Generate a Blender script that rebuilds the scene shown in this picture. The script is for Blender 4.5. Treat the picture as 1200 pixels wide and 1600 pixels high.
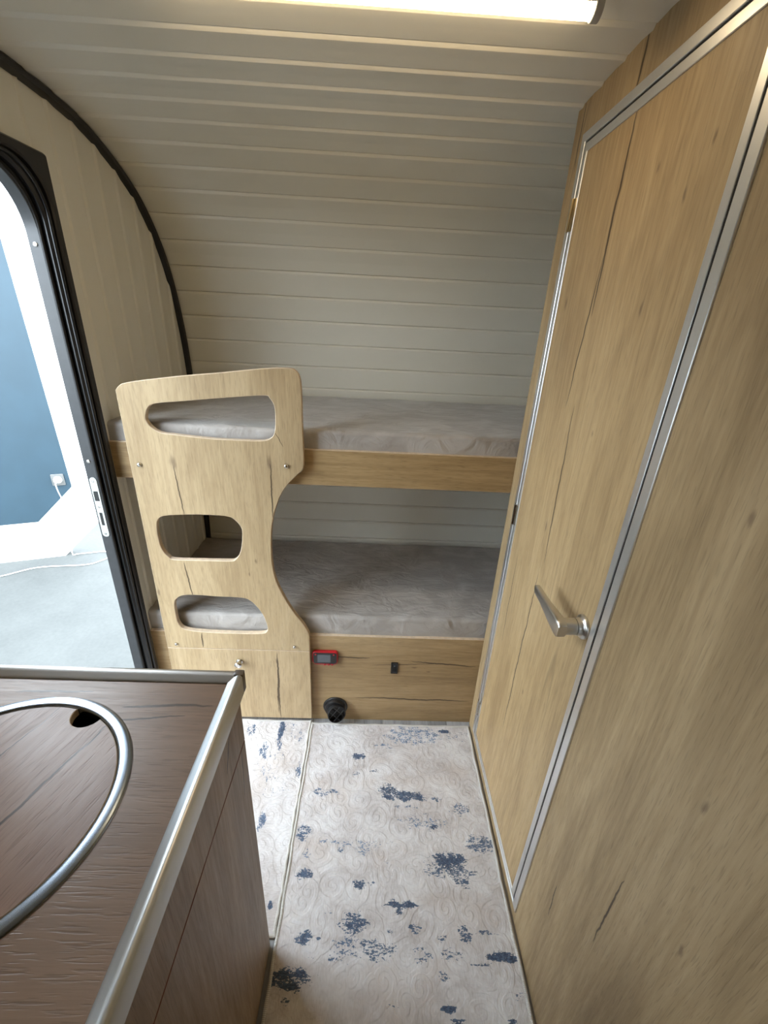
import bpy, bmesh, math, random
from mathutils import Vector, Matrix
from mathutils.geometry import tessellate_polygon

for o in list(bpy.data.objects):
    bpy.data.objects.remove(o, do_unlink=True)
scene = bpy.context.scene
COL = scene.collection
random.seed(7)

# ------------------------------------------------------------------ camera
PITCH, ROLL, YAW, FPX, CAM_H = 0.4197, 0.0512, -0.0319, 668.8, 1.6
def world_to_cam():
    B = Matrix(((1, 0, 0), (0, 0, -1), (0, 1, 0)))
    cy, sy = math.cos(YAW), math.sin(YAW)
    cp, sp = math.cos(PITCH), math.sin(PITCH)
    cr, sr = math.cos(ROLL), math.sin(ROLL)
    Yw = Matrix(((cy, sy, 0), (-sy, cy, 0), (0, 0, 1)))
    P = Matrix(((1, 0, 0), (0, cp, -sp), (0, sp, cp)))
    R = Matrix(((cr, -sr, 0), (sr, cr, 0), (0, 0, 1)))
    return R @ P @ B @ Yw
Mw = world_to_cam()
right, up, fwd = Vector(Mw[0]), -Vector(Mw[1]), Vector(Mw[2])
cam_data = bpy.data.cameras.new('camera')
cam = bpy.data.objects.new('camera', cam_data)
COL.objects.link(cam)
cam.matrix_world = Matrix(((right.x, up.x, -fwd.x, 0), (right.y, up.y, -fwd.y, 0),
                           (right.z, up.z, -fwd.z, CAM_H), (0, 0, 0, 1)))
cam_data.sensor_fit = 'VERTICAL'
cam_data.sensor_height = 36.0
cam_data.lens = FPX / 1600 * 36.0
cam_data.clip_start = 0.02
scene.camera = cam

# ------------------------------------------------------------------ sky and exposure
SKY = 11.0
world = bpy.data.worlds.new('world')
scene.world = world
world.use_nodes = True
bg = world.node_tree.nodes['Background']
bg.inputs['Color'].default_value = (0.80, 0.91, 1.0, 1)
bg.inputs['Strength'].default_value = SKY
scene.view_settings.view_transform = 'Standard'
scene.view_settings.look = 'None'
scene.view_settings.gamma = 1.0
scene.view_settings.use_curve_mapping = False
scene.view_settings.exposure = 0.12
scene.cycles.max_bounces = 9
scene.cycles.diffuse_bounces = 6
scene.cycles.glossy_bounces = 4
scene.cycles.transmission_bounces = 4
scene.cycles.caustics_reflective = False
scene.cycles.caustics_refractive = False
LED_POWER = 22.0

# ------------------------------------------------------------------ node helpers
class NT:
    def __init__(self, name):
        self.m = bpy.data.materials.new(name)
        self.m.use_nodes = True
        self.t = self.m.node_tree
        self.t.nodes.clear()
        self.out = self.t.nodes.new('ShaderNodeOutputMaterial')
        self.b = self.t.nodes.new('ShaderNodeBsdfPrincipled')
        self.t.links.new(self.b.outputs[0], self.out.inputs[0])
    def n(self, kind, **kw):
        nd = self.t.nodes.new('ShaderNode' + kind)
        for k, v in kw.items():
            setattr(nd, k, v)
        return nd
    def link(self, a, b):
        self.t.links.new(a, b)
    def put(self, sock, v):
        if isinstance(v, bpy.types.NodeSocket):
            self.link(v, sock)
        else:
            sock.default_value = v
    def math(self, op, a, b=0.0, c=None, clamp=False):
        nd = self.n('Math', operation=op, use_clamp=clamp)
        self.put(nd.inputs[0], a)
        self.put(nd.inputs[1], b)
        if c is not None:
            self.put(nd.inputs[2], c)
        return nd.outputs[0]
    def vec(self, v, scale, loc=(0, 0, 0)):
        nd = self.n('Mapping')
        self.link(v, nd.inputs[0])
        nd.inputs['Scale'].default_value = scale
        nd.inputs['Location'].default_value = loc
        return nd.outputs[0]
    def noise(self, v, scale=1.0, detail=4.0, rough=0.55, dist=0.0):
        nd = self.n('TexNoise')
        self.link(v, nd.inputs['Vector'])
        nd.inputs['Scale'].default_value = scale
        nd.inputs['Detail'].default_value = detail
        nd.inputs['Roughness'].default_value = rough
        nd.inputs['Distortion'].default_value = dist
        return nd.outputs[0]
    def ramp(self, fac, stops):
        nd = self.n('ValToRGB')
        self.put(nd.inputs[0], fac)
        el = nd.color_ramp.elements
        while len(el) < len(stops):
            el.new(0.5)
        for e, (p, c) in zip(el, stops):
            e.position = p
            e.color = (c[0], c[1], c[2], 1) if not isinstance(c, (int, float)) else (c, c, c, 1)
        return nd.outputs[0]
    def mix(self, fac, a, b, mode='MIX'):
        nd = self.n('Mix', data_type='RGBA', blend_type=mode)
        self.put(nd.inputs[0], fac)
        for s, v in ((nd.inputs[6], a), (nd.inputs[7], b)):
            if isinstance(v, bpy.types.NodeSocket):
                self.link(v, s)
            else:
                s.default_value = (v[0], v[1], v[2], 1)
        return nd.outputs[2]
    def smooth(self, v, lo, hi, a=0.0, b=1.0):
        nd = self.n('MapRange', interpolation_type='SMOOTHSTEP')
        self.put(nd.inputs[0], v)
        self.put(nd.inputs[1], lo)
        self.put(nd.inputs[2], hi)
        nd.inputs[3].default_value = a
        nd.inputs[4].default_value = b
        return nd.outputs[0]
    def bump(self, h, strength=0.3, dist=0.001):
        nd = self.n('Bump')
        self.put(nd.inputs['Height'], h)
        nd.inputs['Strength'].default_value = strength
        nd.inputs['Distance'].default_value = dist
        self.link(nd.outputs[0], self.b.inputs['Normal'])
    def coords(self, origin=(0, 0, 0)):
        tc = self.n('TexCoord')
        nd = self.n('VectorMath', operation='ADD')
        self.link(tc.outputs['Object'], nd.inputs[0])
        nd.inputs[1].default_value = origin
        return nd.outputs[0]
    def set(self, color=None, rough=None, metal=None, **kw):
        if color is not None:
            if isinstance(color, bpy.types.NodeSocket):
                self.link(color, self.b.inputs['Base Color'])
            else:
                self.b.inputs['Base Color'].default_value = (*color, 1)
        if rough is not None:
            self.put(self.b.inputs['Roughness'], rough)
        if metal is not None:
            self.b.inputs['Metallic'].default_value = metal
        for k, v in kw.items():
            self.put(self.b.inputs[k], v)
        return self.m

def plain(name, color, rough=0.5, metal=0.0, grain=0.04, scale=40.0, bump=0.0, **kw):
    t = NT(name)
    v = t.coords()
    n = t.noise(v, scale, 3.0)
    c = t.mix(t.smooth(n, 0.3, 0.7), [x * (1 - grain) for x in color], [min(1, x * (1 + grain)) for x in color])
    if bump:
        t.bump(n, bump, 0.0006)
    return t.set(c, rough, metal, **kw)

def brushed(name, axis, color=(0.80, 0.80, 0.80), rough=0.36):
    t = NT(name)
    sc = {'X': (4, 700, 700), 'Y': (700, 4, 700), 'Z': (700, 700, 4)}[axis]
    n = t.noise(t.vec(t.coords(), sc), 1.0, 2.0)
    c = t.mix(n, [x * 0.95 for x in color], color)
    return t.set(c, rough, 0.92)

AX = {'X': 0, 'Y': 1, 'Z': 2}
def oak(name, along, cross, dark, mid, light, origin=(0, 0, 0), seed=0.0, cracks=(), knots=(), rough=0.48,
        streak=1.0, auto=0.5, spec=0.35, bump=0.25):
    """oak laminate: grain runs along one axis; cracks (c0,a0,c1,a1,width), knots (c,a,r) in world metres"""
    t = NT(name)
    P = t.coords(origin)
    def sc(ac, al):
        s = [ac, ac, ac]
        s[AX[along]] = al
        return t.vec(P, s, (seed, seed * 1.7, seed * 0.6))
    broad = t.noise(sc(6.0, 0.9), 1.0, 3.0, 0.55, 0.8)
    fine = t.noise(sc(120.0, 7.0), 1.0, 4.0, 0.65)
    pores = t.noise(sc(430.0, 26.0), 1.0, 1.0, 0.5)
    rings = t.math('SINE', t.math('MULTIPLY', t.noise(sc(3.2, 0.42), 1.0, 1.5, 0.4, 0.3), 95.0))
    ringl = t.smooth(rings, 0.35, 1.0)
    val = t.math('ADD', t.math('MULTIPLY', broad, 0.62), t.math('MULTIPLY', fine, 0.38))
    col = t.ramp(val, [(0.33, dark), (0.5, mid), (0.68, light)])
    col = t.mix(t.math('MULTIPLY', ringl, 0.20 * streak), col, dark)
    col = t.mix(t.math('MULTIPLY', t.smooth(pores, 0.56, 0.70), 0.27 * streak), col, [x * 0.55 for x in dark])
    crack_col = (0.045, 0.028, 0.016)
    sep = t.n('SeparateXYZ')
    t.link(P, sep.inputs[0])
    C, A = sep.outputs[AX[cross]], sep.outputs[AX[along]]
    wob = t.math('MULTIPLY', t.math('SUBTRACT', t.noise(sc(1.0, 9.0), 1.0, 4.0, 0.6), 0.5), 0.022)
    Cw = t.math('ADD', C, wob)
    mask = None
    if auto > 0:   # wandering hairline cracks
        rid = t.math('ABSOLUTE', t.math('SUBTRACT', t.noise(sc(5.5, 0.55), 1.0, 1.0, 0.3, 0.2), 0.5))
        gate = t.smooth(t.noise(sc(2.3, 1.6), 1.0, 1.0), 0.57, 0.64)
        mask = t.math('MULTIPLY', t.math('MULTIPLY', t.smooth(rid, 0.002, 0.007, 1.0, 0.0), gate), auto)
    for (c0, a0, c1, a1, w) in cracks:
        tt = t.math('DIVIDE', t.math('SUBTRACT', A, a0), (a1 - a0) or 1e-4)
        tc = t.math('MINIMUM', t.math('MAXIMUM', tt, 0.0), 1.0)
        d = t.math('ABSOLUTE', t.math('SUBTRACT', Cw, t.math('MULTIPLY_ADD', tc, c1 - c0, c0)))
        prof = t.math('SINE', t.math('MULTIPLY', tc, math.pi))
        ww = t.math('MULTIPLY', t.math('POWER', prof, 0.5), w)
        mk = t.math('MULTIPLY', t.smooth(t.math('SUBTRACT', d, ww), -w * 0.5, w * 0.4, 0.9, 0.0),
                    t.smooth(prof, 0.0, 0.15))
        mask = mk if mask is None else t.math('MAXIMUM', mask, mk)
    kmask = None
    for (c, a, r) in knots:
        dc = t.math('SUBTRACT', Cw, c)
        da = t.math('MULTIPLY', t.math('SUBTRACT', A, a), 0.38)
        d = t.math('SQRT', t.math('ADD', t.math('MULTIPLY', dc, dc), t.math('MULTIPLY', da, da)))
        d = t.math('ADD', d, t.math('MULTIPLY', t.math('SUBTRACT', fine, 0.5), r * 1.1))
        mk = t.smooth(d, r * 0.15, r * 1.0, 0.62, 0.0)
        kmask = mk if kmask is None else t.math('MAXIMUM', kmask, mk)
    if kmask is not None:
        col = t.mix(kmask, col, (0.12, 0.075, 0.045))
    if mask is not None:
        col = t.mix(mask, col, crack_col)
    h = t.math('SUBTRACT', fine, t.math('MULTIPLY', t.smooth(pores, 0.54, 0.70), 0.6))
    t.bump(h, bump, 0.0008)
    return t.set(col, t.smooth(fine, 0.2, 0.8, rough + 0.06, rough - 0.06), 0.0, **{'Specular IOR Level': spec})

# ------------------------------------------------------------------ mesh helpers
def finish(name, bm, mats, parent=None, origin=None, smooth=False, angle=35):
    """bm is in world coordinates; the object's origin goes to `origin` (default: parent's base)"""
    if origin is None:
        origin = Vector(parent['_base']) if parent is not None else None
    if origin is None:
        xs = [v.co for v in bm.verts]
        lo = Vector((min(c.x for c in xs), min(c.y for c in xs), min(c.z for c in xs)))
        hi = Vector((max(c.x for c in xs), max(c.y for c in xs), max(c.z for c in xs)))
        origin = Vector(((lo.x + hi.x) / 2, (lo.y + hi.y) / 2, lo.z))
    origin = Vector(origin)
    bmesh.ops.translate(bm, verts=bm.verts, vec=-origin)
    me = bpy.data.meshes.new(name)
    bm.to_mesh(me)
    bm.free()
    for m in (mats if isinstance(mats, (list, tuple)) else [mats]):
        me.materials.append(m)
    if smooth:
        for p in me.polygons:
            p.use_smooth = True
        me.set_sharp_from_angle(angle=math.radians(angle))
    o = bpy.data.objects.new(name, me)
    COL.objects.link(o)
    o['_base'] = tuple(origin)
    if parent is not None:
        o.parent = parent
        o.location = origin - Vector(parent['_base'])
    else:
        o.location = origin
    return o

def thing(name, label, cat, loc, group=None):
    e = bpy.data.objects.new(name, None)
    e.empty_display_size = 0.05
    COL.objects.link(e)
    e.location = loc
    e['_base'] = tuple(loc)
    return tag(e, label, cat, group)

def tag(o, label=None, cat=None, group=None, kind=None):
    if label: o['label'] = label
    if cat: o['category'] = cat
    if group: o['group'] = group
    if kind: o['kind'] = kind
    return o

def new():
    return bmesh.new()

def box(bm, x0, x1, y0, y1, z0, z1, bev=0.0, seg=2):
    r = bmesh.ops.create_cube(bm, size=1.0)
    vs = r['verts']
    for v in vs:
        v.co = Vector((x0 + (v.co.x + .5) * (x1 - x0), y0 + (v.co.y + .5) * (y1 - y0), z0 + (v.co.z + .5) * (z1 - z0)))
    if bev > 0:
        es = list({e for v in vs for e in v.link_edges})
        bmesh.ops.bevel(bm, geom=es, offset=bev, segments=seg, affect='EDGES', profile=0.5)
    return bm

def boxo(name, dims, mat, parent=None, bev=0.0, origin=None, smooth=None):
    return finish(name, box(new(), *dims, bev=bev), mat, parent, origin, smooth=bev > 0 if smooth is None else smooth)

def lathe(bm, prof, center, axis, seg=32, caps=True):
    """prof: list of (r, h) along axis direction"""
    axis = Vector(axis).normalized()
    a = axis.orthogonal().normalized()
    b = axis.cross(a)
    c = Vector(center)
    rings = []
    for r, h in prof:
        if r < 1e-6:
            rings.append([bm.verts.new(c + axis * h)])
        else:
            rings.append([bm.verts.new(c + axis * h + (a * math.cos(2 * math.pi * i / seg) + b * math.sin(2 * math.pi * i / seg)) * r) for i in range(seg)])
    for p, q in zip(rings, rings[1:]):
        for i in range(seg):
            j = (i + 1) % seg
            if len(p) == 1 and len(q) == 1: continue
            if len(p) == 1: bm.faces.new((p[0], q[i], q[j]))
            elif len(q) == 1: bm.faces.new((p[i], q[0], p[j]))
            else: bm.faces.new((p[i], q[i], q[j], p[j]))
    if caps:
        for rg in (rings[0], rings[-1]):
            if len(rg) > 1: bm.faces.new(rg)
    bmesh.ops.recalc_face_normals(bm, faces=bm.faces)
    return bm

def tube(bm, pts, r, seg=8, caps=True):
    pts = [Vector(p) for p in pts]
    rings = []
    prev = None
    for i, p in enumerate(pts):
        d = (pts[min(i + 1, len(pts) - 1)] - pts[max(i - 1, 0)]).normalized()
        a = d.orthogonal().normalized() if prev is None else (prev - d * prev.dot(d)).normalized()
        prev = a
        b = d.cross(a)
        rings.append([bm.verts.new(p + (a * math.cos(2 * math.pi * k / seg) + b * math.sin(2 * math.pi * k / seg)) * r) for k in range(seg)])
    for p, q in zip(rings, rings[1:]):
        for k in range(seg):
            bm.faces.new((p[k], p[(k + 1) % seg], q[(k + 1) % seg], q[k]))
    if caps:
        bm.faces.new(rings[0]); bm.faces.new(rings[-1])
    bmesh.ops.recalc_face_normals(bm, faces=bm.faces)
    return bm

def plate(bm, loops, frame, d0, d1, bev=0.0):
    """flat plate: loops[0] outline, the others holes, in (u,v); frame(u,v,d)->world; solid from d0 (front) to d1 (back).
    side faces get material index 1"""
    loops = [list(l) for l in loops]
    def inset(l, amt):
        n = len(l); out = []
        for i in range(n):
            a, b, c = Vector(l[i - 1]), Vector(l[i]), Vector(l[(i + 1) % n])
            d1_, d2_ = (b - a).normalized(), (c - b).normalized()
            nn = Vector((-d1_.y - d2_.y, d1_.x + d2_.x))
            k = nn.length
            nn = nn / k if k > 1e-6 else Vector((-d1_.y, d1_.x))
            out.append(tuple(b + nn * amt / max(0.5, k / 2)))
        return out
    def area(l):
        return sum(l[i - 1][0] * l[i][1] - l[i][0] * l[i - 1][1] for i in range(len(l)))
    for i, l in enumerate(loops):
        if (area(l) > 0) != (i == 0):
            l.reverse()
    s = 1 if d1 > d0 else -1
    layers = [(0.0, d0 + s * bev), (0.0, d1)] if bev else [(0.0, d0), (0.0, d1)]
    front = [inset(l, bev) for l in loops] if bev else loops
    vf = [[bm.verts.new(frame(u, v, d0)) for u, v in l] for l in front]
    vm = [[bm.verts.new(frame(u, v, d0 + s * bev)) for u, v in l] for l in loops] if bev else vf
    vb = [[bm.verts.new(frame(u, v, d1)) for u, v in l] for l in loops]
    for vv, ll in ((vf, front), (vb, loops)):
        flat = [x for l in vv for x in l]
        for tri in tessellate_polygon([[Vector((u, v, 0)) for u, v in l] for l in ll]):
            try: bm.faces.new([flat[k] for k in tri])
            except ValueError: pass
    for a, b in ([(vf, vm), (vm, vb)] if bev else [(vf, vb)]):
        for la, lb in zip(a, b):
            for i in range(len(la)):
                f = bm.faces.new((la[i - 1], la[i], lb[i], lb[i - 1]))
                f.material_index = 1
    bmesh.ops.recalc_face_normals(bm, faces=bm.faces)
    return bm

def catmull(P, n=5, closed=True):
    P = [Vector(p) for p in P]
    out = []
    m = len(P)
    rng = range(m) if closed else range(m - 1)
    for i in rng:
        if closed: a, b, c, d = P[i - 1], P[i], P[(i + 1) % m], P[(i + 2) % m]
        else: a, b, c, d = P[max(i - 1, 0)], P[i], P[i + 1], P[min(i + 2, m - 1)]
        for k in range(n):
            t = k / n
            out.append(.5 * ((2 * b) + (c - a) * t + (2 * a - 5 * b + 4 * c - d) * t * t + (3 * b - a - 3 * c + d) * t ** 3))
    if not closed: out.append(P[-1])
    return [tuple(p) for p in out]

def rrect(u0, u1, v0, v1, r, n=6):
    rs = r if isinstance(r, (tuple, list)) else (r, r, r, r)
    out = []
    for (cu, cv, a0), rr in zip(((u1, v1, 0), (u0, v1, 90), (u0, v0, 180), (u1, v0, 270)), rs):
        cu += -rr if cu == u1 else rr
        cv += -rr if cv == v1 else rr
        if rr < 1e-5:
            out.append((cu, cv)); continue
        for k in range(n + 1):
            a = math.radians(a0 + 90 * k / n)
            out.append((cu + rr * math.cos(a), cv + rr * math.sin(a)))
    return out

fX = lambda u, v, d: Vector((d, u, v))      # plate standing in an X plane, u = Y, v = Z
fY = lambda u, v, d: Vector((u, d, v))      # plate standing in a Y plane, u = X, v = Z
fZ = lambda u, v, d: Vector((u, v, d))      # lying plate

def rect(u0, u1, v0, v1):
    return [(u0, v0), (u1, v0), (u1, v1), (u0, v1)]

# ------------------------------------------------------------------ materials
PVC = NT('cream_plank')
_v = PVC.coords()
_n = PVC.noise(_v, 900.0, 2.0)
_b = PVC.noise(_v, 3.0, 2.0)
PVC.bump(_n, 0.10, 0.0003)
M_PVC = PVC.set(PVC.mix(_b, (0.77, 0.745, 0.66), (0.81, 0.785, 0.705)), 0.33, 0.0)
M_BLACK = plain('black_plastic', (0.012, 0.011, 0.011), 0.38, grain=0.1)
M_BLACKGLOSS = plain('black_frame', (0.010, 0.010, 0.011), 0.22, grain=0.1)
M_JAMB = plain('dark_grey_jamb', (0.035, 0.036, 0.038), 0.35, grain=0.08)
M_SEAL_GAP = plain('seal_and_gap_black', (0.006, 0.006, 0.006), 0.5, grain=0.1)  # rubber of the seals, also the black that paints shade into the washroom door gap
M_ALU_Z = brushed('aluminium_upright', 'Z')
M_ALU_Y = brushed('aluminium_lengthwise', 'Y')
M_ALU_X = brushed('aluminium_crosswise', 'X', (0.44, 0.42, 0.40), 0.38)
M_ALU_TRIM = brushed('aluminium_worktop_edge', 'Y', (0.52, 0.53, 0.53), 0.34)
M_STEEL = plain('polished_steel', (0.62, 0.60, 0.57), 0.16, 1.0, 0.03)
M_NICKEL = plain('satin_nickel', (0.66, 0.64, 0.61), 0.30, 1.0, 0.03)
M_BAND = plain('pale_edge_banding', (0.62, 0.49, 0.35), 0.5, 0.0, 0.10, 60)
M_HULL = plain('outer_hull', (0.6, 0.6, 0.58), 0.5)
M_WHITE = plain('white_render', (0.86, 0.86, 0.85), 0.6, 0.0, 0.02, 8)
M_BLUE = plain('slate_blue_paint', (0.022, 0.048, 0.068), 0.45, 0.0, 0.06, 4)
M_WPLASTIC = plain('white_plastic', (0.75, 0.75, 0.73), 0.4, 0.0, 0.03)
M_GPLASTIC = plain('grey_plastic', (0.42, 0.42, 0.41), 0.4, 0.0, 0.03)
M_RED = plain('red_plastic', (0.42, 0.010, 0.018), 0.3, 0.0, 0.06)
M_SCREEN = plain('grey_lcd', (0.10, 0.11, 0.125), 0.2, 0.0, 0.03)
M_DARKHOLE = plain('dark_slot', (0.01, 0.01, 0.01), 0.6)
M_ZINC = plain('zinc_plate', (0.62, 0.66, 0.64), 0.35, 0.6, 0.05)
M_CAP = plain('taupe_plastic', (0.12, 0.095, 0.075), 0.3, 0.0, 0.05)

OD, OM, OL = (0.245, 0.165, 0.085), (0.375, 0.265, 0.142), (0.475, 0.350, 0.200)

# ------------------------------------------------------------------ hull profile (side section, Y and Z)
XL, XR = -0.845, 1.15
PROF = catmull([(0.2, 2.098), (.9, 2.096), (1.2, 2.091), (1.4, 2.081), (1.55, 2.056), (1.7, 1.998), (1.81, 1.925), (1.91, 1.806),
                (1.97, 1.67), (2.005, 1.53), (2.02, 1.40), (2.025, 1.27), (2.02, 1.0), (2.0, .7), (1.985, .5), (1.96, 0.2), (1.93, -0.06)], 12, False)
PROF = [(-1.3, 2.075), (-0.9, 2.088), (-0.4, 2.096), (0.0, 2.098)] + PROF
ARC = [0.0]
for a, b in zip(PROF, PROF[1:]):
    ARC.append(ARC[-1] + math.dist(a, b))
S0 = next(s for s, p in zip(ARC, PROF) if abs(p[0] - 0.2) < 1e-6)
def at_arc(s, depth=0.0):
    """point on the section; depth > 0 goes outward"""
    s = min(max(s, 0.0), ARC[-1] - 1e-6)
    i = max(k for k in range(len(ARC) - 1) if ARC[k] <= s)
    t = (s - ARC[i]) / (ARC[i + 1] - ARC[i])
    a, b = PROF[i], PROF[i + 1]
    ty, tz = b[0] - a[0], b[1] - a[1]
    L = math.hypot(ty, tz)
    return (a[0] + t * ty - tz / L * -depth * -1, a[1] + t * tz + ty / L * depth)
def z_top(y):
    best = 0.0
    for a, b in zip(PROF, PROF[1:]):
        if b[0] <= a[0]: break
        if a[0] <= y <= b[0]:
            best = a[1] + (y - a[0]) / (b[0] - a[0]) * (b[1] - a[1])
    return best

# ------------------------------------------------------------------ ceiling and far wall: one plank after the other
def hull_strip(name, s0, s1, d0, d1, x0, x1, mat, label):
    bm = new()
    n = max(4, int((s1 - s0) / 0.03))
    A, B = [], []
    for k in range(n + 1):
        s = s0 + (s1 - s0) * k / n
        for lst, d in ((A, d0), (B, d1)):
            y, z = at_arc(s, d)
            lst.append((bm.verts.new((x0, y, z)), bm.verts.new((x1, y, z))))
    for k in range(n):
        bm.faces.new((A[k][0], A[k][1], A[k + 1][1], A[k + 1][0]))
        bm.faces.new((B[k][0], B[k + 1][0], B[k + 1][1], B[k][1]))
        for e in (0, 1):
            bm.faces.new((A[k][e], A[k + 1][e], B[k + 1][e], B[k][e]))
    bm.faces.new((A[0][0], B[0][0], B[0][1], A[0][1]))
    bm.faces.new((A[-1][0], A[-1][1], B[-1][1], B[-1][0]))
    bmesh.ops.recalc_face_normals(bm, faces=bm.faces)
    o = finish(name, bm, mat, None, (0, 0, 0), smooth=True)
    return tag(o, label, kind='structure')

PITCH_P = 0.0935
SEAM = S0 + 2.0391 % PITCH_P
ks = [SEAM + k * PITCH_P for k in range(-20, 60)]
ks = [s for s in ks if -PITCH_P < s < ARC[-1]]
split = S0 + 1.4749
ceiling = hull_strip('ceiling', 0.0, split, 0.010, 0.05, -0.885, XR + .03, M_HULL, 'cream planked curved ceiling above the bunks')
wall_far = hull_strip('wall_far', split, ARC[-1], 0.010, 0.05, -0.885, XR + .03, M_HULL, 'cream planked curved end wall behind the bunks')
def hull_plank(sa, sb, parent):
    pts = [(0.0, 0.0080), (0.0019, 0.0080), (0.0021, 0.0014), (0.0090, -0.0036), (0.0098, -0.0039), (0.0112, -0.0039), (0.048, 0.0)]
    L = sb - sa
    for k in range(1, 6):
        pts.append((0.048 + (L - 0.0492) * k / 6, 0.0))
    pts += [(L - 0.0012, 0.0), (L - 0.0002, 0.0010), (L - 0.0002, 0.0080)]
    back = [(L - 0.0002, 0.011), (L * .66, 0.011), (L * .33, 0.011), (0.0, 0.011)]
    bm = new()
    ring = []
    for ds, d in pts + back:
        s = sa + ds
        if s < 0: s = 0.0
        y, z = at_arc(s, d)
        ring.append((bm.verts.new((XL - .004, y, z)), bm.verts.new((XR, y, z))))
    n = len(ring)
    for i in range(n):
        j = (i + 1) % n
        try: bm.faces.new((ring[i][0], ring[i][1], ring[j][1], ring[j][0]))
        except ValueError: pass
    for e in (0, 1):
        f = bm.faces.new([r[e] for r in ring])
    bmesh.ops.recalc_face_normals(bm, faces=bm.faces)
    return finish('plank', bm, M_PVC, parent, smooth=True, angle=32)
for s in ks:
    if s + PITCH_P < ARC[-1] and s > 0:
        hull_plank(s, s + PITCH_P, ceiling if s + PITCH_P / 2 < split else wall_far)

# ------------------------------------------------------------------ left wall with the entrance opening
DY0, DY1, DZ0, DZ1 = 0.66, 1.325, 0.0, 1.934        # rough opening covered by the door frame flange
wall_left = new()
KY0, KY1, KZ0, KZ1 = -.36, .28, 1.22, 1.54            # unseen kitchen window, added for sky reflections on the worktop edging
for d in ((-.887, -.855, -1.3, KY0, -.06, 2.11), (-.887, -.855, KY1, DY0 + .02, -.06, 2.11), (-.887, -.855, KY0, KY1, -.06, KZ0), (-.887, -.855, KY0, KY1, KZ1, 2.11), (-.887, -.855, DY1 - .02, 2.06, -.06, 2.12), (-.887, -.855, DY0 + .02, DY1 - .02, DZ1 - .02, 2.12)):
    box(wall_left, *d)
wall_left = tag(finish('wall_left', wall_left, M_HULL, None, (0, 0, 0)), 'cream wall of upright planks beside the entrance door', kind='structure')
def wall_plank(y0, y1, z0, ztop, bead=True):
    q = 1.0 if bead else 0.0
    sec = [(y0, 0.0), (y0 + .0060, .0046 * q), (y0 + .0072, .0050 * q), (y0 + .0085, .0050 * q)]
    w_ = min(.040, (y1 - y0) * .6)
    sec += [(y0 + w_, 0.0)]
    sec += [(y0 + w_ + (y1 - y0 - w_ - .0005) * k / 4, 0.0) for k in range(1, 5)]
    sec += [(y1 - .0001, 0.0)]
    bm = new()
    V = []
    for y, d in sec:
        zt = ztop(y)
        V.append([bm.verts.new((x, y, z)) for x, z in ((XL + d, z0), (XL + d, zt), (-.856, zt), (-.856, z0))])
    for p, q in zip(V, V[1:]):
        for i in range(4):
            j = (i + 1) % 4
            bm.faces.new((p[i], p[j], q[j], q[i]))
    bm.faces.new(V[0]); bm.faces.new(V[-1])
    bmesh.ops.recalc_face_normals(bm, faces=bm.faces)
    return finish('plank', bm, M_PVC, wall_left, smooth=True, angle=32)
yy = 1.288 - 0.092 * 28
while yy < 2.0:
    a, b = yy, min(yy + .092, 2.022)
    top = lambda y: max(0.6, z_top(min(y, 2.0249)) + .004)
    if b > KY0 and a < KY1:
        wall_plank(a, b, 0.0, lambda y: KZ0 + .005)
        wall_plank(a, b, KZ1 - .005, top)
    elif b <= DY0 + .03 or a >= DY1 - .03:
        wall_plank(a, b, 0.0, top)
    elif a < DY1 - .02 < b:
        wall_plank(DY1 - .02, b, 0.0, top, False)
        wall_plank(a, DY1 - .02, DZ1 - .02, top)
    elif a < DY0 + .02 < b:
        wall_plank(a, DY0 + .02, 0.0, top)
        wall_plank(DY0 + .02, b, DZ1 - .02, top, False)
    else:
        wall_plank(a, b, DZ1 - .02, top)
    yy += .092

# black corner trim that follows the curve
bm = new()
prev = None
N = 150
for k in range(N + 1):
    s = S0 - 0.9 + (ARC[-1] - 0.1 - S0 + 0.9) * k / N
    pts = []
    for x, d in ((XL - .002, 0.004), (XL + .012, 0.004), (XL + .019, -0.006), (XL + .017, -0.018), (XL + .008, -0.024), (XL - .002, -0.024)):
        y, z = at_arc(s, d)
        pts.append(bm.verts.new((x, y, z)))
    if prev:
        for i in range(6):
            j = (i + 1) % 6
            bm.faces.new((prev[i], prev[j], pts[j], pts[i]))
    else:
        bm.faces.new(pts)
    prev = pts
bm.faces.new(prev)
bmesh.ops.recalc_face_normals(bm, faces=bm.faces)
tag(finish('trim_1', bm, M_BLACK, None, (XL, 1.6, 1.5), smooth=True), 'black edging strip curving along the corner of wall and ceiling', kind='structure')

# entrance door frame
door_frame = thing('door_1', 'black frame of the open entrance door with rounded corners', None, (XL, 1.0, 0.0))
tag(door_frame, kind='structure')
iy0, iy1, iz0, iz1 = 0.715, 1.272, 0.04, 1.885
def ring(name, outer, inner, x0, x1, mat, bev=0.003):
    return finish(name, plate(new(), [outer, inner], fX, x1, x0, bev), [mat, mat], door_frame, smooth=True, angle=40)
ring('flange', rrect(DY0, DY1, DZ0, DZ1, .008, 3), rrect(iy0 - .030, iy1 + .030, iz0 - .02, iz1 + .026, .10, 12), XL - .004, XL + .016, M_BLACK, 0.004)
ring('inner_frame', rrect(DY0 + .012, DY1 - .012, DZ0 + .005, DZ1 - .012, .01, 3), rrect(iy0 - .012, iy1 + .012, iz0 - .006, iz1 + .010, .12, 14), XL - .016, XL + .006, M_BLACKGLOSS, 0.006)
ring('jamb', rrect(DY0 + .016, DY1 - .016, DZ0 + .005, DZ1 - .016, .01, 3), rrect(iy0, iy1, iz0, iz1, .13, 14), -.889, XL - .012, M_JAMB, 0.002)
def loop3(l, x):
    p = [Vector((x, u, v)) for u, v in l]
    return p + [p[0]]
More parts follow.
